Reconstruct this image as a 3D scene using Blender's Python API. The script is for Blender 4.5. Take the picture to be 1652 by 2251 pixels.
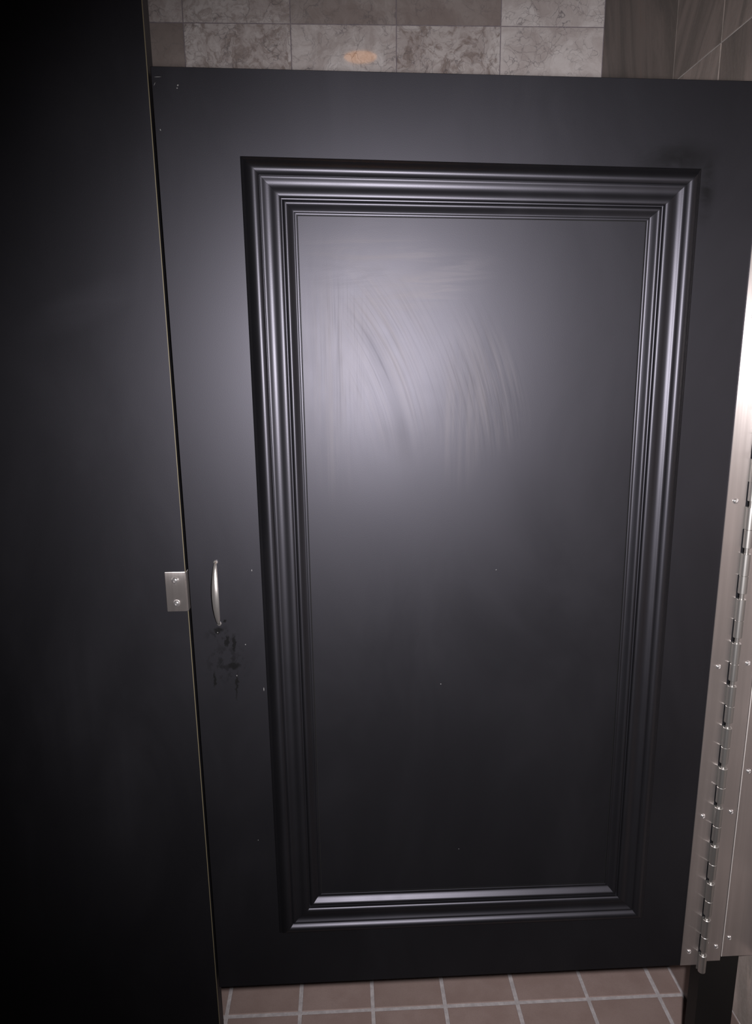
import bpy, bmesh, math, random
from mathutils import Matrix, Vector

# ------------------------------------------------------------------ camera, light, exposure
S = bpy.context.scene
C = S.collection
for o in list(bpy.data.objects):
    bpy.data.objects.remove(o, do_unlink=True)

IMG_H = 2251
FOCAL_PX = 1536.3
CAM = Vector((0.24985, -1.05244, 1.39879))
PITCH, YAW, ROLL = -0.21534, 0.04422, -0.00928
fwd = Vector((math.sin(YAW)*math.cos(PITCH), math.cos(YAW)*math.cos(PITCH), math.sin(PITCH)))
rt0 = Vector((math.cos(YAW), -math.sin(YAW), 0)); up0 = rt0.cross(fwd)
right = math.cos(ROLL)*rt0 + math.sin(ROLL)*up0
up = -math.sin(ROLL)*rt0 + math.cos(ROLL)*up0
cam_rot = Matrix((right, up, -fwd)).transposed().to_4x4()
cd = bpy.data.cameras.new('camera'); cam = bpy.data.objects.new('camera', cd); C.objects.link(cam)
cam.matrix_world = Matrix.Translation(CAM) @ cam_rot
cd.sensor_fit = 'VERTICAL'; cd.sensor_height = 36.0; cd.lens = FOCAL_PX/IMG_H*36.0
cd.clip_start = 0.02; cd.clip_end = 50
S.camera = cam

w = bpy.data.worlds.new('world'); S.world = w; w.use_nodes = True
w.node_tree.nodes['Background'].inputs[0].default_value = (0.9, 0.93, 1.0, 1)
w.node_tree.nodes['Background'].inputs[1].default_value = 0.02

ld = bpy.data.lights.new('camera_flash', 'SPOT'); ld.shadow_soft_size = 0.018
ld.spot_size = math.radians(106); ld.spot_blend = 0.8
ld.energy = 155.0; ld.color = (1.0, 0.955, 0.965)
fl = bpy.data.objects.new('camera_flash', ld); C.objects.link(fl)
# the flash tube sits right beside the lens; its beam is centred a little right of and below the view
fl.matrix_world = Matrix.Translation(CAM + right*0.075 + up*0.018 + fwd*0.02) @ cam_rot @ Matrix.Rotation(math.radians(-9), 4, 'Y') @ Matrix.Rotation(math.radians(-2), 4, 'X')

S.view_settings.view_transform = 'Standard'; S.view_settings.look = 'None'
S.view_settings.exposure = 0.0; S.view_settings.gamma = 1.0; S.view_settings.use_curve_mapping = False
rnd = random.Random(7)

# ------------------------------------------------------------------ helpers
def tag(o, label=None, cat=None, group=None, kind=None):
    if label: o['label'] = label
    if cat: o['category'] = cat
    if group: o['group'] = group
    if kind: o['kind'] = kind
    return o

def thing(name, loc, label, cat, group=None):
    o = bpy.data.objects.new(name, None); C.objects.link(o); o.location = loc
    o.empty_display_size = 0.05
    return tag(o, label, cat, group)

def wloc(o):
    v = Vector(o.location)
    while o.parent:
        o = o.parent; v += Vector(o.location)
    return v

def link(name, me, mat, parent=None, loc=(0, 0, 0)):
    """object whose mesh is already local to loc (world)"""
    o = bpy.data.objects.new(name, me); C.objects.link(o)
    if mat and not me.materials: me.materials.append(mat)
    p = Vector(loc)
    if parent:
        o.parent = parent; p = p - wloc(parent)
    o.location = p
    return o

def obj(name, bm, mat, parent=None, smooth=False):
    """bm in world coordinates; origin is moved to the middle of its base"""
    xs = [v.co for v in bm.verts]
    lo = Vector([min(c[i] for c in xs) for i in range(3)]); hi = Vector([max(c[i] for c in xs) for i in range(3)])
    org = Vector(((lo.x+hi.x)/2, (lo.y+hi.y)/2, lo.z))
    bmesh.ops.translate(bm, verts=bm.verts, vec=-org)
    bmesh.ops.recalc_face_normals(bm, faces=bm.faces)
    me = bpy.data.meshes.new(name); bm.to_mesh(me); bm.free()
    if smooth:
        for p in me.polygons: p.use_smooth = True
        me.set_sharp_from_angle(angle=math.radians(35))
    return link(name, me, mat, parent, org)

def box(bm, lo, hi, bev=0.0, seg=1):
    r = bmesh.ops.create_cube(bm, size=1.0)
    vs = r['verts']
    for v in vs:
        v.co = Vector([lo[i] + (v.co[i]+0.5)*(hi[i]-lo[i]) for i in range(3)])
    if bev:
        es = list({e for v in vs for e in v.link_edges})
        bmesh.ops.bevel(bm, geom=es, offset=bev, segments=seg, affect='EDGES', profile=0.5)
    return vs

def prism_xz(bm, pts, y0, y1):
    """polygon in the XZ plane extruded from y0 to y1"""
    a = [bm.verts.new((x, y0, z)) for x, z in pts]; b = [bm.verts.new((x, y1, z)) for x, z in pts]
    bm.faces.new(a); bm.faces.new(b[::-1]); n = len(pts)
    for i in range(n): bm.faces.new((a[i], a[(i+1) % n], b[(i+1) % n], b[i]))

def lathe(bm, prof, centre, axis='y', seg=20):
    """prof: (radius, height along -y or z)"""
    rings = []
    cx, cy, cz = centre
    for r, h in prof:
        ring = []
        if r < 1e-7:
            p = (cx, cy-h, cz) if axis == 'y' else (cx, cy, cz+h)
            ring = [bm.verts.new(p)]
        else:
            for k in range(seg):
                a = 2*math.pi*k/seg
                p = (cx+r*math.cos(a), cy-h, cz+r*math.sin(a)) if axis == 'y' else (cx+r*math.cos(a), cy+r*math.sin(a), cz+h)
                ring.append(bm.verts.new(p))
        rings.append(ring)
    for a, b in zip(rings, rings[1:]):
        for k in range(seg):
            k2 = (k+1) % seg
            if len(a) == 1 and len(b) == 1: continue
            if len(a) == 1: bm.faces.new((a[0], b[k], b[k2]))
            elif len(b) == 1: bm.faces.new((a[k], a[k2], b[0]))
            else: bm.faces.new((a[k], a[k2], b[k2], b[k]))

# ------------------------------------------------------------------ node helpers / materials
class NT:
    def __init__(s, name):
        m = bpy.data.materials.new(name); m.use_nodes = True
        s.m = m; s.t = m.node_tree; s.b = s.t.nodes['Principled BSDF']
    def n(s, typ, **kw):
        x = s.t.nodes.new(typ)
        for k, v in kw.items(): setattr(x, k, v)
        return x
    def put(s, sock, v):
        if isinstance(v, bpy.types.NodeSocket): s.t.links.new(v, sock)
        else: sock.default_value = v
    def math(s, op, a, b=0.0, c=None, clamp=False):
        x = s.n('ShaderNodeMath', operation=op, use_clamp=clamp)
        s.put(x.inputs[0], a); s.put(x.inputs[1], b)
        if c is not None: s.put(x.inputs[2], c)
        return x.outputs[0]
    def vm(s, op, a, b=None, out=0):
        x = s.n('ShaderNodeVectorMath', operation=op); s.put(x.inputs[0], a)
        if b is not None: s.put(x.inputs[1], b)
        return x.outputs[out]
    def pos(s): return s.n('ShaderNodeNewGeometry').outputs['Position']
    def noise(s, vec, scale, detail=4, rough=0.55, dist=0.0):
        x = s.n('ShaderNodeTexNoise'); s.put(x.inputs['Vector'], vec)
        x.inputs['Scale'].default_value = scale; x.inputs['Detail'].default_value = detail
        x.inputs['Roughness'].default_value = rough; x.inputs['Distortion'].default_value = dist
        return x.outputs[0]
    def rng(s, v, a, b, c=0.0, d=1.0, smooth=True):
        x = s.n('ShaderNodeMapRange'); x.interpolation_type = 'SMOOTHSTEP' if smooth else 'LINEAR'
        s.put(x.inputs[0], v)
        for i, q in enumerate((a, b, c, d)): s.put(x.inputs[i+1], q)
        return x.outputs[0]
    def mix(s, f, a, b):
        x = s.n('ShaderNodeMix', data_type='RGBA')
        s.put(x.inputs[0], f)
        for sock, v in ((x.inputs[6], a), (x.inputs[7], b)):
            if isinstance(v, tuple) and len(v) == 3: v = v + (1,)
            s.put(sock, v)
        return x.outputs[2]
    def ell(s, p, cx, cz, rx, rz, ang=0.0, inner=0.2):
        """soft mask of an ellipse in the XZ plane, ang in degrees"""
        v = s.vm('SUBTRACT', p, (cx, 0, cz))
        if ang:
            r = s.n('ShaderNodeVectorRotate', rotation_type='Y_AXIS'); s.put(r.inputs['Vector'], v)
            r.inputs['Angle'].default_value = math.radians(ang); v = r.outputs[0]
        v = s.vm('MULTIPLY', v, (1/rx, 0, 1/rz))
        return s.rng(s.vm('LENGTH', v, out=1), 1.0, inner, 0.0, 1.0)
    def maxl(s, lst):
        v = lst[0]
        for q in lst[1:]: v = s.math('MAXIMUM', v, q)
        return v
    def bump(s, h, strength, dist=0.001):
        x = s.n('ShaderNodeBump'); x.inputs['Strength'].default_value = strength; x.inputs['Distance'].default_value = dist
        s.put(x.inputs['Height'], h); s.put(s.b.inputs['Normal'], x.outputs[0])
    def set(s, **kw):
        for k, v in kw.items():
            if isinstance(v, tuple) and len(v) == 3: v = v + (1,)
            s.put(s.b.inputs[k.replace('_', ' ')], v)
        return s.m

LAM_COL = (0.0022, 0.0022, 0.0025)
LAM_ROUGH = 0.480
LAM_SPEC = 0.42
LAM_TINT = (0.86, 0.845, 1.0)

def laminate_base(t):
    p = t.pos()
    big = t.noise(t.vm('MULTIPLY', p, (1.0, 1.0, 0.45)), 5.5, 4, 0.6, 0.6)
    fine = t.noise(p, 900, 2, 0.5)
    rough = t.math('ADD', t.rng(big, 0.3, 0.75, -0.018, 0.03), LAM_ROUGH)
    col = t.mix(t.rng(big, 0.35, 0.8), LAM_COL, (0.0032, 0.0032, 0.0036))
    t.bump(fine, 0.06, 0.0006)
    return p, rough, col

def mat_laminate():
    t = NT('black_laminate'); p, rough, col = laminate_base(t)
    # wiped marks on the wide panel
    st = t.noise(t.vm('MULTIPLY', p, (45, 1, 3)), 1.0, 3, 0.6)
    arc = t.noise(t.vm('MULTIPLY', p, (5, 1, 34)), 1.0, 3, 0.6, 0.5)
    m1 = t.math('MULTIPLY', t.ell(p, -0.12, 1.475, 0.12, 0.035, 22), arc)
    m2 = t.math('MULTIPLY', t.maxl([t.ell(p, -0.2, 0.85, 0.07, 0.22, -8), t.ell(p, -0.13, 0.70, 0.05, 0.18, -6)]), st)
    m = t.maxl([m1, m2])
    rough = t.math('ADD', rough, t.math('MULTIPLY', m, 0.10))
    return t.set(Base_Color=col, Roughness=rough, Specular_Tint=LAM_TINT, Specular_IOR_Level=LAM_SPEC)

def mat_plain_laminate():
    t = NT('black_laminate_moulding'); p, rough, col = laminate_base(t)
    return t.set(Base_Color=col, Roughness=t.math('SUBTRACT', rough, 0.04), Specular_Tint=LAM_TINT)

def mat_door():
    t = NT('door_laminate'); p, rough, col = laminate_base(t)
    sx = t.n('ShaderNodeSeparateXYZ'); t.put(sx.inputs[0], p); X, Z = sx.outputs[0], sx.outputs[2]
    # arcs of a wiping hand: streaks that follow circles about a point low on the left
    v = t.vm('SUBTRACT', p, (-0.10, 0, 1.20)); r = t.vm('LENGTH', t.vm('MULTIPLY', v, (1, 0, 1)), out=1)
    cmb = t.n('ShaderNodeCombineXYZ'); t.put(cmb.inputs[0], t.math('MULTIPLY', r, 75.0)); t.put(cmb.inputs[2], t.math('MULTIPLY', Z, 4.0))
    arcs = t.rng(t.noise(cmb.outputs[0], 1.0, 4, 0.65, 0.15), 0.36, 0.68)
    vert = t.rng(t.noise(t.vm('MULTIPLY', p, (85, 1, 3.0)), 1.0, 4, 0.65, 0.2), 0.36, 0.7)
    hor = t.rng(t.noise(t.vm('MULTIPLY', p, (7, 1, 75)), 1.0, 4, 0.65, 0.8), 0.36, 0.7)
    soft = t.noise(p, 11, 4, 0.6, 0.8)
    a = t.math('MULTIPLY', t.maxl([t.ell(p, 0.31, 1.40, 0.10, 0.19, 16), t.ell(p, 0.46, 1.36, 0.075, 0.13, 20)]), arcs)
    b = t.math('MULTIPLY', t.maxl([t.ell(p, 0.232, 1.37, 0.055, 0.21, 0), t.ell(p, 0.425, 1.33, 0.05, 0.15, 0)]), vert)
    c = t.math('MULTIPLY', t.maxl([t.ell(p, 0.31, 1.545, 0.15, 0.035, -6), t.ell(p, 0.36, 1.50, 0.14, 0.05, 14)]), hor)
    d = t.math('MULTIPLY', t.ell(p, 0.31, 1.46, 0.15, 0.16, 0, 0.0), t.rng(soft, 0.3, 0.7))
    film = t.math('ADD', t.math('MULTIPLY', t.maxl([a, b, c]), 0.62), t.math('MULTIPLY', d, 0.45))
    lines = t.math('MULTIPLY', t.maxl([t.ell(p, 0.30, 1.42, 0.14, 0.22, 10, 0.1), t.ell(p, 0.45, 1.36, 0.10, 0.15, 15, 0.1)]), 1.0)
    hs = t.n('ShaderNodeCombineXYZ'); t.put(hs.inputs[0], t.math('MULTIPLY', r, 190.0)); t.put(hs.inputs[2], t.math('MULTIPLY', Z, 5.0))
    ln = t.rng(t.noise(hs.outputs[0], 1.0, 4, 0.7, 0.2), 0.44, 0.70)
    ln2 = t.rng(t.noise(t.vm('MULTIPLY', p, (210, 1, 4.0)), 1.0, 4, 0.7, 0.2), 0.44, 0.70)
    leftish = t.rng(X, 0.30, 0.24)
    lnm = t.math('ADD', t.math('MULTIPLY', t.math('MULTIPLY', ln2, 1.6), leftish), t.math('MULTIPLY', ln, t.math('SUBTRACT', 1.0, leftish)))
    upper = t.rng(Z, 1.47, 1.53)
    lnm = t.math('ADD', t.math('MULTIPLY', hor, upper), t.math('MULTIPLY', lnm, t.math('SUBTRACT', 1.0, upper)))
    lines = t.math('MULTIPLY', lines, lnm)
    # one clean crescent where the film was wiped off
    cres = t.math('MULTIPLY', t.rng(t.math('ABSOLUTE', t.math('SUBTRACT', r, t.math('ADD', 0.445, t.math('MULTIPLY', t.math('SUBTRACT', Z, 1.26), 0.03)))), 0.017, 0.001),
                  t.ell(p, 0.318, 1.355, 0.07, 0.125, 16, 0.5))
    film = t.math('MULTIPLY', film, t.math('SUBTRACT', 1.0, t.math('MULTIPLY', cres, 0.9)))
    # greasy dark marks below the pull; soft darker patch at the moulding's top hinge corner
    blot = t.rng(t.noise(t.vm('MULTIPLY', p, (1.4, 1, 1)), 70, 3, 0.6), 0.48, 0.62)
    grease = t.math('MULTIPLY', t.maxl([t.ell(p, 0.05, 0.972, 0.035, 0.022), t.ell(p, 0.055, 0.925, 0.045, 0.045)]), blot)
    wob = t.n('ShaderNodeTexNoise'); t.put(wob.inputs['Vector'], p); wob.inputs['Scale'].default_value = 160; wob.inputs['Detail'].default_value = 3
    pw = t.vm('ADD', p, t.vm('MULTIPLY', t.vm('SUBTRACT', wob.outputs[1], (0.5, 0.5, 0.5)), (0.010, 0, 0.010)))
    drips = t.maxl([t.ell(pw, 0.0690, 0.886, 0.0027, 0.032, -4, 0.3), t.ell(pw, 0.0655, 0.920, 0.014, 0.008, 0, 0.4),
                    t.ell(pw, 0.0680, 0.957, 0.0032, 0.020, -4, 0.5), t.ell(pw, 0.0575, 0.962, 0.004, 0.013, -8, 0.5),
                    t.ell(pw, 0.0345, 0.898, 0.0028, 0.018, -2, 0.4), t.ell(pw, 0.0552, 0.9968, 0.003, 0.003, 0, 0.4),
                    t.ell(pw, 0.045, 0.981, 0.010, 0.006, 0, 0.4)])
    smn = t.rng(t.noise(t.vm('MULTIPLY', p, (0.6, 1, 1)), 26, 4, 0.65, 0.8), 0.25, 0.65)
    corner_dark = t.math('MULTIPLY', t.maxl([t.ell(p, 0.728, 1.672, 0.085, 0.034, 2, 0.0), t.ell(p, 0.774, 1.635, 0.018, 0.075, 0, 0.0)]), t.math('MULTIPLY', smn, 0.75))
    dark = t.math('MINIMUM', t.maxl([t.math('MULTIPLY', grease, 0.6), t.math('MULTIPLY', drips, 0.9), corner_dark]), 1.0)
    # paint chips and scratches
    chips = [(0.009, 1.7712, 0.006, 0.0004, 2), (0.0042, 1.7625, 0.0004, 0.0030, -28), (0.0350, 1.7612, 0.0016, 0.0012, 30),
             (0.0338, 1.7577, 0.0012, 0.0010, 0), (0.0078, 1.7062, 0.0008, 0.0016, 20), (0.1120, 0.8779, 0.0008, 0.004, 0),
             (0.4348, 0.5673, 0.0008, 0.0008, 0), (0.4000, 0.8780, 0.0011, 0.0011, 0), (0.0862, 0.956, 0.0011, 0.0011, 0),
             (0.0700, 0.903, 0.0008, 0.0016, 0), (0.1020, 1.079, 0.0008, 0.0020, 0), (0.0435, 0.9775, 0.001, 0.001, 0),
             (0.486, 1.071, 0.0012, 0.0007, 30), (0.0905, 0.6, 0.0009, 0.0009, 0)]
    white = t.maxl([t.ell(p, x, z, rx, rz, a_, 0.3) for x, z, rx, rz, a_ in chips])
    col = t.mix(t.math('MULTIPLY', film, 0.9, clamp=True), col, (0.046, 0.041, 0.039))
    col = t.mix(dark, col, (0.004, 0.004, 0.004))
    col = t.mix(t.math('MULTIPLY', white, 0.7), col, (0.20, 0.20, 0.195))
    rough = t.math('ADD', rough, t.math('MULTIPLY', film, 0.05))
    spec = t.math('SUBTRACT', t.math('SUBTRACT', LAM_SPEC, t.math('MULTIPLY', dark, 0.38)), t.math('ADD', t.math('MULTIPLY', lines, 0.10), t.math('MULTIPLY', cres, 0.07)))
    return t.set(Base_Color=col, Roughness=rough, Specular_Tint=LAM_TINT, Specular_IOR_Level=spec)

def mat_steel(name, rough=0.30, aniso=0.92, col=(0.60, 0.555, 0.54), streak=True, metal=0.92):
    t = NT(name); p = t.pos()
    n1 = t.noise(t.vm('MULTIPLY', p, (900, 900, 4)), 1.0, 3, 0.6)
    n2 = t.noise(t.vm('MULTIPLY', p, (60, 60, 2.5)), 1.0, 3, 0.6)
    c = t.mix(t.rng(n2, 0.35, 0.7), tuple(q*0.86 for q in col), col)
    r = t.math('ADD', t.rng(n1, 0.3, 0.7, -0.02, 0.02), rough)
    if streak:
        # grain runs up and down: the highlight spreads sideways
        tg = t.vm('CROSS_PRODUCT', t.n('ShaderNodeNewGeometry').outputs['Normal'], (0, 0, 1))
        t.put(t.b.inputs['Tangent'], tg); t.b.inputs['Anisotropic'].default_value = aniso
    return t.set(Base_Color=c, Roughness=r, Metallic=metal)

def obj_rand(t):
    oi = t.n('ShaderNodeObjectInfo')
    return oi.outputs['Random'], oi.outputs['Color']

def tile_space(t, scale=(1, 1, 1)):
    rv, oc = obj_rand(t)
    off = t.n('ShaderNodeCombineXYZ')
    for i, k in enumerate((37.0, 91.0, 53.0)): t.put(off.inputs[i], t.math('MULTIPLY', rv, k))
    return t.vm('ADD', t.vm('MULTIPLY', t.pos(), scale), off.outputs[0]), rv, oc

def mat_marble():
    t = NT('veined_marble_tile'); p, rv, oc = tile_space(t)
    sc = t.n('ShaderNodeSeparateColor'); t.put(sc.inputs[0], oc)
    brown, mott = sc.outputs[0], sc.outputs[1]
    warp = t.n('ShaderNodeTexNoise'); t.put(warp.inputs['Vector'], p); warp.inputs['Scale'].default_value = 9; warp.inputs['Detail'].default_value = 5
    wv = t.vm('ADD', p, t.vm('MULTIPLY', t.vm('SUBTRACT', warp.outputs[1], (0.5, 0.5, 0.5)), (0.16, 0.16, 0.16)))
    cloud = t.noise(wv, 9, 6, 0.62, 0.3)
    light = t.mix(t.rng(cloud, 0.32, 0.68), (0.41, 0.362, 0.351), (0.60, 0.562, 0.555))
    patch = t.rng(t.noise(wv, 30, 6, 0.7, 0.6), 0.44, 0.64)
    light = t.mix(t.math('MULTIPLY', patch, mott), light, (0.25, 0.205, 0.19))
    dk = t.mix(t.rng(cloud, 0.3, 0.7), (0.20, 0.162, 0.15), (0.26, 0.222, 0.207))
    col = t.mix(brown, light, dk)
    vo = t.n('ShaderNodeTexVoronoi', feature='DISTANCE_TO_EDGE'); t.put(vo.inputs['Vector'], t.vm('MULTIPLY', wv, (1.0, 1.0, 0.75))); vo.inputs['Scale'].default_value = 16
    vein = t.math('MULTIPLY', t.rng(vo.outputs['Distance'], 0.022, 0.0), t.math('MULTIPLY', t.rng(t.noise(p, 12, 3), 0.44, 0.66), 0.8))
    vo2 = t.n('ShaderNodeTexVoronoi', feature='DISTANCE_TO_EDGE'); t.put(vo2.inputs['Vector'], wv); vo2.inputs['Scale'].default_value = 42
    vein2 = t.math('MULTIPLY', t.rng(vo2.outputs['Distance'], 0.05, 0.0), t.math('MULTIPLY', t.rng(t.noise(p, 17, 3), 0.40, 0.62), 0.62))
    col = t.mix(t.math('MULTIPLY', t.maxl([vein, vein2]), t.math('SUBTRACT', 0.95, t.math('MULTIPLY', brown, 0.5))), col, (0.105, 0.10, 0.11))
    return t.set(Base_Color=col, Roughness=0.04, Specular_IOR_Level=0.5)

def mat_slate():
    t = NT('brown_slate_tile'); p, rv, oc = tile_space(t, (1, 1, 1))
    sc = t.n('ShaderNodeSeparateColor'); t.put(sc.inputs[0], oc)
    q = t.n('ShaderNodeVectorRotate', rotation_type='X_AXIS'); t.put(q.inputs['Vector'], p)
    t.put(q.inputs['Angle'], t.math('MULTIPLY_ADD', sc.outputs[1], 1.2, -0.6))
    st = t.vm('MULTIPLY', q.outputs[0], (14, 14, 2.4))
    n1 = t.noise(st, 1.0, 6, 0.62, 0.9); n2 = t.noise(st, 3.3, 5, 0.65, 0.5); fine = t.noise(p, 160, 4, 0.65)
    dark = (0.14, 0.12, 0.109); mid = (0.25, 0.205, 0.187)
    col = t.mix(t.rng(n1, 0.34, 0.66), dark, mid)
    col = t.mix(t.math('MULTIPLY', t.rng(n2, 0.56, 0.72), 0.6), col, (0.235, 0.19, 0.17))
    col = t.mix(t.math('MULTIPLY', t.rng(n1, 0.62, 0.75), 0.5), col, (0.24, 0.125, 0.08))
    col = t.mix(t.math('MULTIPLY', t.rng(fine, 0.45, 0.7), 0.18), col, (0.25, 0.235, 0.22))
    gain = t.n('ShaderNodeMix', data_type='RGBA', blend_type='MULTIPLY'); gain.inputs[0].default_value = 1.0
    t.put(gain.inputs[6], col)
    g = t.math('MULTIPLY', sc.outputs[0], 2.0); cb = t.n('ShaderNodeCombineColor')
    for i in range(3): t.put(cb.inputs[i], g)
    t.put(gain.inputs[7], cb.outputs[0])
    t.bump(t.math('ADD', n2, t.math('MULTIPLY', fine, 0.4)), 0.25, 0.002)
    return t.set(Base_Color=gain.outputs[2], Roughness=0.55)

def mat_quarry():
    t = NT('brown_quarry_tile'); p, rv, oc = tile_space(t)
    n1 = t.noise(p, 14, 5, 0.6); fine = t.noise(p, 420, 4, 0.7)
    col = t.mix(t.rng(n1, 0.3, 0.7), (0.215, 0.155, 0.140), (0.255, 0.192, 0.176))
    col = t.mix(t.math('MULTIPLY', t.rng(fine, 0.4, 0.75), 0.35), col, (0.15, 0.11, 0.098))
    col = t.mix(t.rng(rv, 0.0, 1.0, 0.0, 0.35, False), col, (0.17, 0.125, 0.11))
    t.bump(fine, 0.15, 0.0008)
    return t.set(Base_Color=col, Roughness=0.5)

def mat_grout(name, c, c2):
    t = NT(name); p = t.pos()
    col = t.mix(t.rng(t.noise(p, 60, 5, 0.7), 0.35, 0.7), c, c2)
    t.bump(t.noise(p, 500, 3, 0.6), 0.4, 0.001)
    return t.set(Base_Color=col, Roughness=0.9)

def mat_plain(name, c, rough=0.6, **kw):
    t = NT(name); p = t.pos()
    col = t.mix(t.rng(t.noise(p, 25, 3), 0.3, 0.7), tuple(q*0.94 for q in c), c)
    return t.set(Base_Color=col, Roughness=rough, **kw)

M = dict(
    lam=mat_laminate(), mould=mat_plain_laminate(), door=mat_door(),
    steel=mat_steel('brushed_stainless_steel'),
    knuckle=mat_steel('worn_stainless_knuckle', 0.38, 0.0, (0.46, 0.45, 0.435), False, 0.97),
    bright=mat_steel('polished_screw_steel', 0.16, 0.0, (0.78, 0.76, 0.76), False),
    pull=mat_steel('satin_pull_steel', 0.24, 0.0, (0.70, 0.67, 0.65), False),
    marble=mat_marble(), slate=mat_slate(), quarry=mat_quarry(),
    fgrout=mat_grout('grey_floor_grout', (0.29, 0.265, 0.27), (0.40, 0.37, 0.375)),
    bgrout=mat_grout('mauve_marble_joint', (0.17, 0.145, 0.165), (0.24, 0.21, 0.22)),
    sgrout=mat_grout('pale_slate_joint', (0.36, 0.33, 0.32), (0.46, 0.43, 0.41)),
    plaster=mat_plain('painted_plaster', (0.30, 0.28, 0.26), 0.8),
    white=mat_plain('white_ceiling_paint', (0.55, 0.54, 0.52), 0.8),
    edge=mat_plain('tan_laminate_edge', (0.095, 0.08, 0.048), 0.5),
    caulk=mat_plain('black_caulk', (0.004, 0.004, 0.004), 0.85, Specular_IOR_Level=0.15),
    post=mat_plain('matte_black_post', (0.003, 0.003, 0.003), 0.5, Specular_IOR_Level=0.3),
    glint=mat_steel('edge_glint_steel', 0.5, 0.0, (0.72, 0.70, 0.68), False, 0.55),  # paler steel, the edge highlight put into its colour
    trim=mat_plain('white_lamp_trim', (0.7, 0.7, 0.68), 0.4),
)
lt = NT('warm_lamp_glass')
lt.set(Base_Color=(0.9, 0.7, 0.45), Emission_Color=(1.0, 0.40, 0.08)); lt.b.inputs['Emission Strength'].default_value = 4.6
M['lamp'] = lt.m

# ------------------------------------------------------------------ room dimensions
XL, XR = -1.25, 0.986          # faces of the side walls
YF, YB = -1.90, 1.083          # faces of the wall behind the camera and of the back wall
ZC = 2.70                      # ceiling
REC = 0.0015                   # depth of the joints

def struct(name, bm, mat):
    return tag(obj(name, bm, mat), kind='structure')

bm = bmesh.new(); box(bm, (XL-0.1, YF-0.1, -0.1), (XR+0.1, YB+0.1, -REC)); floor = struct('floor', bm, M['fgrout'])
bm = bmesh.new(); box(bm, (XL-0.1, YF-0.1, ZC), (XR+0.1, YB+0.1, ZC+0.1)); ceiling = struct('ceiling', bm, M['white'])
bm = bmesh.new(); box(bm, (XL-0.1, YB+REC, -REC), (XR+0.1, YB+0.1, ZC)); wall_back = struct('wall_back', bm, M['bgrout'])
bm = bmesh.new(); box(bm, (XR+REC, YF, -REC), (XR+0.1, YB+REC, ZC)); wall_right = struct('wall_right', bm, M['sgrout'])
bm = bmesh.new(); box(bm, (XL-0.1, YF, -REC), (XL, YB+REC, ZC)); wall_left = struct('wall_left', bm, M['plaster'])
bm = bmesh.new(); box(bm, (XL-0.1, YF-0.1, -REC), (XR+0.1, YF, ZC)); wall_front = struct('wall_front', bm, M['plaster'])

_cache = {}
def tile_mesh(kind, wd, ht, bev):
    """tile in local (u,v) centred, face at n=0, body 6 mm behind; kind: 'z','-x','-y' is the way it faces"""
    key = (kind, round(wd, 4), round(ht, 4), bev)
    if key in _cache: return _cache[key]
    def P(u, v, n):
        return {'z': (u, v, n), '-y': (u, -n, v), '-x': (-n, u, v)}[kind]
    rings = []
    for ins, n in ((0, -0.006), (0, -bev), (bev*0.35, -bev*0.3), (bev, 0.0)):
        a, b = wd/2-ins, ht/2-ins
        rings.append([P(-a, -b, n), P(a, -b, n), P(a, b, n), P(-a, b, n)])
    vs = [p for r in rings for p in r]; fs = [(12, 13, 14, 15), (3, 2, 1, 0)]
    for r in range(3):
        for k in range(4):
            fs.append((r*4+k, r*4+(k+1) % 4, r*4+4+(k+1) % 4, r*4+4+k))
    me = bpy.data.meshes.new('tile'); me.from_pydata(vs, [], fs)
    b_ = bmesh.new(); b_.from_mesh(me); bmesh.ops.recalc_face_normals(b_, faces=b_.faces); b_.to_mesh(me); b_.free()
    _cache[key] = me
    return me

def tile(kind, parent, mat, centre, wd, ht, color=None, bev=0.0015):
    me = tile_mesh(kind, wd, ht, bev)
    if not me.materials: me.materials.append(mat)
    o = link('tile', me, None, parent, centre)
    if color: o.color = color + (1,)
    return o

def steps(a0, pitch, lo, hi):
    """joint positions a0+k*pitch clipped to lo..hi, ends included"""
    k0 = math.floor((lo-a0)/pitch); out = [lo]
    k = k0
    while a0+k*pitch < hi-0.012:
        v = a0+k*pitch
        if v > lo+0.012: out.append(v)
        k += 1
    return out+[hi]

# floor: six-inch quarry tiles
TP = 0.1601
fx = steps(-0.0307, TP, XL, XR); fy = steps(0.2163, TP, YF, YB)
G = 0.0086
for x0, x1 in zip(fx, fx[1:]):
    for y0, y1 in zip(fy, fy[1:]):
        tile('z', floor, M['quarry'], ((x0+x1)/2+rnd.uniform(-.0005, .0005), (y0+y1)/2+rnd.uniform(-.0005, .0005), 0.0), x1-x0-G, y1-y0-G, bev=0.0012)

# back wall: marble, pitch 0.287
BP = 0.287
bx = steps(XR, BP, XL, XR); bz = steps(2.2863, BP, 0.0, ZC)
tone = {  # (column counted from the corner, row above the joint at 2.286 = 1, below = 0): brown, mottling
    (0, 1): (0.0, 0.15), (1, 1): (0.85, 0.1), (2, 1): (0.75, 0.5), (3, 1): (0.25, 0.7), (4, 1): (0.1, 0.5),
    (0, 0): (0.0, 0.1), (1, 0): (0.15, 1.0), (2, 0): (0.0, 0.35), (3, 0): (0.05, 0.9), (4, 0): (0.95, 0.0)}
for i, (x0, x1) in enumerate(zip(bx, bx[1:])):
    for j, (z0, z1) in enumerate(zip(bz, bz[1:])):
        ci = len(bx)-2-i; rj = round((z0-2.2863)/BP)+1
        br, mo = tone.get((ci, rj), (rnd.choice((0.0, 0.1, 0.2, 0.8)), rnd.random()))
        tile('-y', wall_back, M['marble'], ((x0+x1)/2, YB, (z0+z1)/2), x1-x0-0.0022, z1-z0-0.0022, (br, mo, 0.5), 0.0008)

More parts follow.
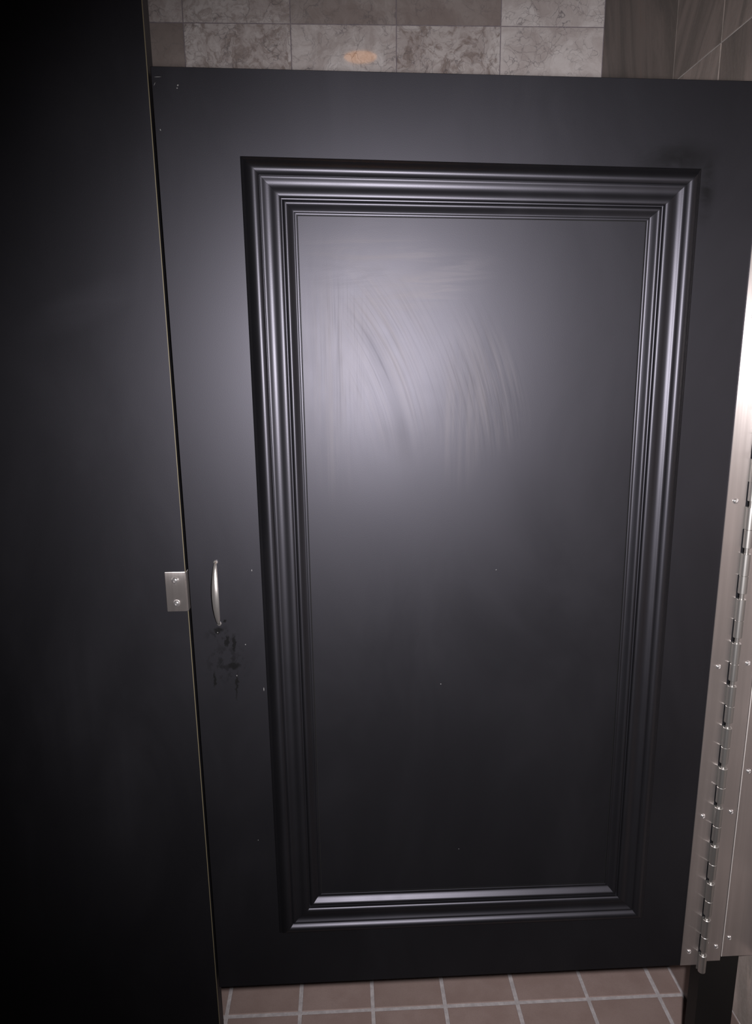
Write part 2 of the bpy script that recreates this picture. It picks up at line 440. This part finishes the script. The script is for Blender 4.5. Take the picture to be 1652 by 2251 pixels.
# right wall: slate on a base course of floor tile
ZB = 0.1474; SP = 0.3065
sy = [YF]+sorted([0.6203, 0.4177]+[0.4177-SP*k for k in range(1, 8) if 0.4177-SP*k > YF+0.02])+[YB]
sz = steps(ZB, SP, ZB, ZC)
gain = {}
for i, (y0, y1) in enumerate(zip(sy, sy[1:])):
    for j, (z0, z1) in enumerate(zip(sz, sz[1:])):
        if y0 > 0.6 and 2.2 < z0 < 2.4: continue      # taller piece in the corner
        if y0 > 0.6 and 1.9 < z0 < 2.2: z1 += SP
        g = 0.5+rnd.uniform(-0.06, 0.06)
        if y0 > 0.6 and z0 > 1.6: g = 0.42
        if 0.4 < y0 < 0.6 and z0 > 1.9: g = 0.45
        if 0.4 < y0 < 0.6 and 1.6 < z0 < 1.9: g = 0.58
        if 0.05 < y0 < 0.2 and 1.6 < z0 < 1.9: g = 0.40
        if z0 < 0.2: g = 0.80
        tile('-x', wall_right, M['slate'], (XR, (y0+y1)/2, (z0+z1)/2), y1-y0-0.0022, z1-z0-0.0026, (g, rnd.random(), 0.5), 0.0010)
bm = bmesh.new(); box(bm, (XR+0.0002, YF, 0.0), (XR+REC, YB, ZB-0.001)); base = struct('baseboard_right', bm, M['fgrout'])
by = steps(0.13, 2*TP, YF, YB)
for y0, y1 in zip(by, by[1:]):
    tile('-x', base, M['quarry'], (XR-0.0005, (y0+y1)/2, ZB/2+0.001), y1-y0-0.005, ZB-0.006, bev=0.0012)

# ------------------------------------------------------------------ stall partition
T = 0.033
def gap_x(z): return 0.0056-0.00533*z        # free edge of the wide panel, slightly out of plumb
PT = 2.10

# wide fixed panel at the latch side
pan = thing('privacy_screen', ((XL)/2, 0, 0), 'wide plain matte black stall panel with steel latch keeper, beside the moulded door', 'stall panel')
bm = bmesh.new()
e0, e1 = gap_x(0), gap_x(PT)
prism_xz(bm, [(XL+0.002, 0.0), (e0-0.0009, 0.0), (e1-0.0009, PT), (XL+0.002, PT)], 0.0, T)
obj('panel', bm, M['lam'], pan)
bm = bmesh.new()
prism_xz(bm, [(e0-0.0009, 0.001), (e0, 0.001), (e1, PT), (e1-0.0009, PT)], -0.0002, 0.0016)
tag(obj('edge_band', bm, M['edge'], pan), 'thin tan laminate edge along the gap')
bm = bmesh.new()
prism_xz(bm, [(e0-0.0009, 0.001), (e0-0.0004, 0.001), (e1-0.0004, PT), (e1-0.0009, PT)], 0.0016, T)
obj('panel_end', bm, M['lam'], pan)

def screw_bm(cx, cy, cz, r, h):
    bm = bmesh.new()
    prof = [(r, 0.0), (r*1.0, h*0.18), (r*0.90, h*0.5), (r*0.70, h*0.78), (r*0.42, h*0.96), (r*0.34, h*0.98), (r*0.28, h*0.72), (r*0.12, h*0.72), (r*0.08, h*0.9), (0, h*0.9)]
    lathe(bm, prof, (cx, cy, cz), 'y', 18)
    return bm

bm = bmesh.new(); box(bm, (-0.0320, -0.0028, 1.0152), (-0.0006, -0.0001, 1.0800), 0.0012, 2)
keeper = tag(obj('latch_keeper', bm, M['steel'], pan, True), 'small brushed steel keeper plate with two screws')
for z in (1.0661, 1.0289):
    obj('screw', screw_bm(-0.0165, -0.0027, z, 0.0056, 0.0036), M['bright'], keeper, True)
bm = bmesh.new(); box(bm, (-0.0006, -0.0024, 1.0155), (0.0010, 0.020, 1.0793), 0.0005, 1)
obj('keeper_return', bm, M['steel'], keeper)

# narrow hinge post
post = thing('hinge_post', (0.923, 0, 0), 'narrow black pilaster standing on the tile floor between hinge and stone wall', 'pilaster')
bm = bmesh.new(); box(bm, (0.8875, 0.0, 0.0), (0.9585, T, PT), 0.0008, 1); obj('post', bm, M['post'], post)
bm = bmesh.new(); prism_xz(bm, [(0.8875, 0.002), (0.8883, 0.002), (0.8883, PT-.002), (0.8875, PT-.002)], -0.0003, 0.0006); obj('edge_band', bm, M['post'], post)

# ------------------------------------------------------------------ the door
DL = 0.0042                                    # width of the gap at the latch edge
DR = 0.8843; DB = 0.3030
def top_z(x): return 1.7842-0.0146*x
door = thing('stall_door_leaf', ((DL+DR)/2, 0, DB), 'matte black stall door with framed panel moulding and small bow pull', 'stall door')
xa, xb = gap_x(DB)+DL, gap_x(1.78)+DL
bm = bmesh.new(); prism_xz(bm, [(xa, DB), (DR, DB), (DR, top_z(DR)), (xb, top_z(xb))], 0.0, T-0.002)
bmesh.ops.bevel(bm, geom=[e for e in bm.edges], offset=0.0006, segments=1, affect='EDGES')
obj('door_slab', bm, M['door'], door)

OUT = [(0.1135, 1.6737), (0.7639, 1.6590), (0.7709, 0.4112), (0.1193, 0.4127)]
INN = [(0.1890, 1.5974), (0.6894, 1.5893), (0.6963, 0.4870), (0.1949, 0.4901)]
# section of the moulding: distance from the outer edge and height over the slab, millimetres
PROF = [(0.0, 0.0), (0.2, 0.5), (2.5, 2.2), (5.0, 4.0), (5.3, 4.5), (6.2, 6.6), (8.0, 9.6), (10.5, 12.4), (13.0, 14.4), (15.5, 15.6), (17.8, 16.0),
        (20.0, 15.7), (22.0, 14.7), (23.8, 13.2), (25.2, 11.4), (26.0, 10.2), (26.4, 10.2), (26.8, 11.6), (27.4, 12.2), (28.6, 12.3), (29.6, 12.0), (31.0, 11.2),
        (33.0, 10.2), (35.5, 9.5), (38.0, 9.3), (40.5, 9.6), (43.0, 10.5), (45.5, 11.4), (48.0, 11.9), (50.5, 11.9), (52.5, 11.4), (53.9, 10.4), (54.6, 9.4),
        (54.8, 5.0), (56.2, 4.6), (56.6, 5.4), (57.4, 6.8), (58.6, 7.9), (60.0, 8.4), (61.4, 8.4), (62.6, 7.9), (63.8, 7.0), (64.8, 6.0), (67.0, 3.9), (69.4, 2.0), (71.2, 1.2),
        (71.8, 1.2), (72.2, 2.1), (73.0, 2.4), (75.0, 2.2), (75.8, 1.7), (76.0, 0.0)]
def moulding(k):
    bm = bmesh.new(); k2 = (k+1) % 4
    rows = []
    for s, h in PROF:
        f = s/76.0
        a = Vector(OUT[k]).lerp(Vector(INN[k]), f); b = Vector(OUT[k2]).lerp(Vector(INN[k2]), f)
        d = (b-a).normalized()*0.00012
        a = a+d; b = b-d
        rows.append((bm.verts.new((a.x, -h/1000-0.00001, a.y)), bm.verts.new((b.x, -h/1000-0.00001, b.y))))
    for r0, r1 in zip(rows, rows[1:]): bm.faces.new((r0[0], r0[1], r1[1], r1[0]))
    bm.faces.new((rows[-1][0], rows[-1][1], rows[0][1], rows[0][0]))
    bm.faces.new([r[0] for r in rows]); bm.faces.new([r[1] for r in rows][::-1])
    o = obj('moulding_strip', bm, M['mould'], door)
    for p in o.data.polygons: p.use_smooth = len(p.vertices) == 4
    o.data.set_sharp_from_angle(angle=math.radians(32))
    return o
for k in range(4): moulding(k)
# scribed joint line just inside the moulding
for k in range(4):
    bm = bmesh.new(); k2 = (k+1) % 4
    cI = Vector(((INN[0][0]+INN[2][0])/2, (INN[0][1]+INN[2][1])/2))
    def sh(p, d):
        q = Vector(p); return (q.x+math.copysign(d, cI.x-q.x), q.y+math.copysign(d, cI.y-q.y))
    prism_xz(bm, [sh(INN[k], 0.0002), sh(INN[k2], 0.0002), sh(INN[k2], 0.0011), sh(INN[k], 0.0011)], -0.0003, 0.0)
    obj('caulk_line', bm, M['caulk'], door)

# bow pull: a curved strap, narrow at both ends
pull_root = Vector((0.0470, 0.0, 0.0))
def pull():
    bm = bmesh.new(); n = 28; z0, z1 = 0.9915, 1.0945; P = 0.018
    rings = []
    for i in range(n+1):
        u = i/n; z = z0+(z1-z0)*u
        s = math.sin(math.pi*u)
        y = -(0.0005+P*s**0.62) if 0 < u < 1 else -0.0002
        wd = 0.0018+0.0034*s**0.8; th = 0.0022
        dy = -P*0.8*math.cos(math.pi*u)*math.pi
        tz, ty = (z1-z0), dy; L = math.hypot(tz, ty); nz, ny = ty/L, -tz/L     # outward normal in the YZ plane (towards -y)
        ring = []
        for a, b in ((-1, -0.5), (-1, 0.3), (-0.6, 0.85), (0, 1.0), (0.6, 0.85), (1, 0.3), (1, -0.5), (0, -0.8)):
            yy = min(y+ny*th*b, -0.0001)
            ring.append(bm.verts.new((pull_root.x+wd*a, yy, z+(-nz)*th*b*(-1))))
        rings.append(ring)
    for a, b in zip(rings, rings[1:]):
        for k in range(8): bm.faces.new((a[k], a[(k+1) % 8], b[(k+1) % 8], b[k]))
    bm.faces.new(rings[0]); bm.faces.new(rings[-1][::-1])
    h = tag(obj('pull_handle', bm, M['pull'], door, True), 'curved satin steel bow pull')
    for z in (z0+0.001, z1-0.001):
        b2 = bmesh.new(); lathe(b2, [(0.0034, 0.0001), (0.0034, 0.0012), (0.0026, 0.0020), (0, 0.0020)], (pull_root.x, 0, z), 'y', 14)
        obj('foot', b2, M['pull'], h, True)
pull()

# ------------------------------------------------------------------ continuous hinge
HX, HY = 0.8858, -0.0072
hinge = thing('continuous_hinge', (HX, 0, 0.296), 'long brushed steel continuous hinge joining stall door and narrow post', 'hinge')
bm = bmesh.new(); box(bm, (0.8482, -0.0020, 0.3046), (0.8790, -0.0001, 1.7700), 0.0003, 1); tag(obj('door_leaf', bm, M['steel'], hinge), 'hinge leaf screwed to the door')
bm = bmesh.new(); box(bm, (0.8926, -0.0020, 0.3116), (0.9220, -0.0001, 1.7770), 0.0003, 1); tag(obj('post_leaf', bm, M['steel'], hinge), 'hinge leaf screwed to the post')
bm = bmesh.new(); lathe(bm, [(0, 0), (0.0036, 0), (0.0036, 1.474), (0, 1.474)], (HX, HY, 0.297), 'z', 14); obj('pin', bm, M['knuckle'], hinge, True)
PER = 0.07585
def knuckle(z0, z1, side, first=[None, None]):
    i = 0 if side < 0 else 1
    if first[i] is None:
        L = z1-z0; bm = bmesh.new()
        ro, ri = 0.0068, 0.0040
        lathe(bm, [(ri, 0), (ro-0.0004, 0), (ro, 0.0004), (ro, L-0.0004), (ro-0.0004, L), (ri, L), (ri, 0)], (0, 0, 0), 'z', 20)
        # web that runs from the barrel back to its leaf
        if side < 0: box(bm, (-0.0072, 0.0052, 0.0), (-0.0010, 0.0067, L))
        else: box(bm, (0.0010, 0.0052, 0.0), (0.0072, 0.0067, L))
        bmesh.ops.remove_doubles(bm, verts=bm.verts, dist=1e-6); bmesh.ops.recalc_face_normals(bm, faces=bm.faces)
        me = bpy.data.meshes.new('knuckle'); bm.to_mesh(me); bm.free()
        for p in me.polygons: p.use_smooth = True
        me.set_sharp_from_angle(angle=math.radians(30)); me.materials.append(M['knuckle'])
        first[i] = me
    return link('knuckle', first[i], None, hinge, (HX, HY, z0))
z = 0.296
while z+0.036 < 1.775:
    knuckle(z, z+0.036, -1)
    if z+0.046+0.0295 < 1.775: knuckle(z+0.0460, z+0.0755, 1)
    z += PER

smesh = None
def screw(parent, x, y, z):
    global smesh
    if smesh is None:
        bm = screw_bm(0, 0, 0, 0.0046, 0.0030); bmesh.ops.recalc_face_normals(bm, faces=bm.faces)
        smesh = bpy.data.meshes.new('screw'); bm.to_mesh(smesh); bm.free()
        for p in smesh.polygons: p.use_smooth = True
        smesh.set_sharp_from_angle(angle=math.radians(50)); smesh.materials.append(M['bright'])
    o = link('screw', smesh, None, parent, (x, y, z)); o.rotation_euler.y = rnd.uniform(0, 6.28)
    return o
for k in range(6):
    if 0.334+0.2805*k < 1.76: screw(hinge, 0.8622, -0.0019, 0.334+0.2805*k)
    if 0.3425+0.2785*k < 1.77: screw(hinge, 0.9118, -0.0019, 0.3425+0.2785*k)

# ------------------------------------------------------------------ steel angle between post and wall
br = thing('angle_bracket', (0.95, 0, 0.3225), 'full-height brushed steel angle bracket fixing the narrow post to the stone wall', 'bracket')
bm = bmesh.new()
y0 = -0.0040
prof = [(0.9222, -0.0001), (0.9222, y0+0.0006), (0.9228, y0), (0.9795, y0), (0.9820, y0-0.0008), (0.9836, y0-0.0028), (0.9838, -0.038), (0.9853, -0.038), (0.9853, y0-0.001), (0.9850, -0.0030), (0.9838, -0.0001)]
a = [bm.verts.new((x, y, 0.3225)) for x, y in prof]; b = [bm.verts.new((x, y, PT-0.01)) for x, y in prof]
bm.faces.new(a); bm.faces.new(b[::-1])
for i in range(len(prof)): bm.faces.new((a[i], a[(i+1) % len(prof)], b[(i+1) % len(prof)], b[i]))
obj('angle_plate', bm, M['steel'], br)
bm = bmesh.new(); box(bm, (0.92205, -0.00435, 0.3226), (0.9229, -0.0038, PT-0.0101)); tag(obj('edge_glint', bm, M['glint'], br), 'pale strip giving the steel angle a painted edge highlight')  # added pale strip that paints the highlight along the angle's left edge
for k in range(6):
    if 0.3621+0.338*k < PT-0.05: screw(br, 0.9335, -0.0039, 0.3621+0.338*k)

# ------------------------------------------------------------------ warm downlight whose reflection shows in the marble
lx, ly = 0.352, -0.207
dl = thing('recessed_downlight', (lx, ly, ZC), 'small round recessed ceiling lamp with warm amber glass', 'ceiling lamp')
bm = bmesh.new(); lathe(bm, [(0.072, 0.0), (0.098, 0.0), (0.097, -0.005), (0.078, -0.009), (0.072, -0.004), (0.072, 0.0)], (lx, ly, ZC), 'z', 36); obj('trim_ring', bm, M['trim'], dl, True)
bm = bmesh.new(); lathe(bm, [(0, 0.0), (0.072, 0.0), (0.072, -0.003), (0.04, -0.006), (0, -0.007)], (lx, ly, ZC), 'z', 36); obj('lens', bm, M['lamp'], dl, True)
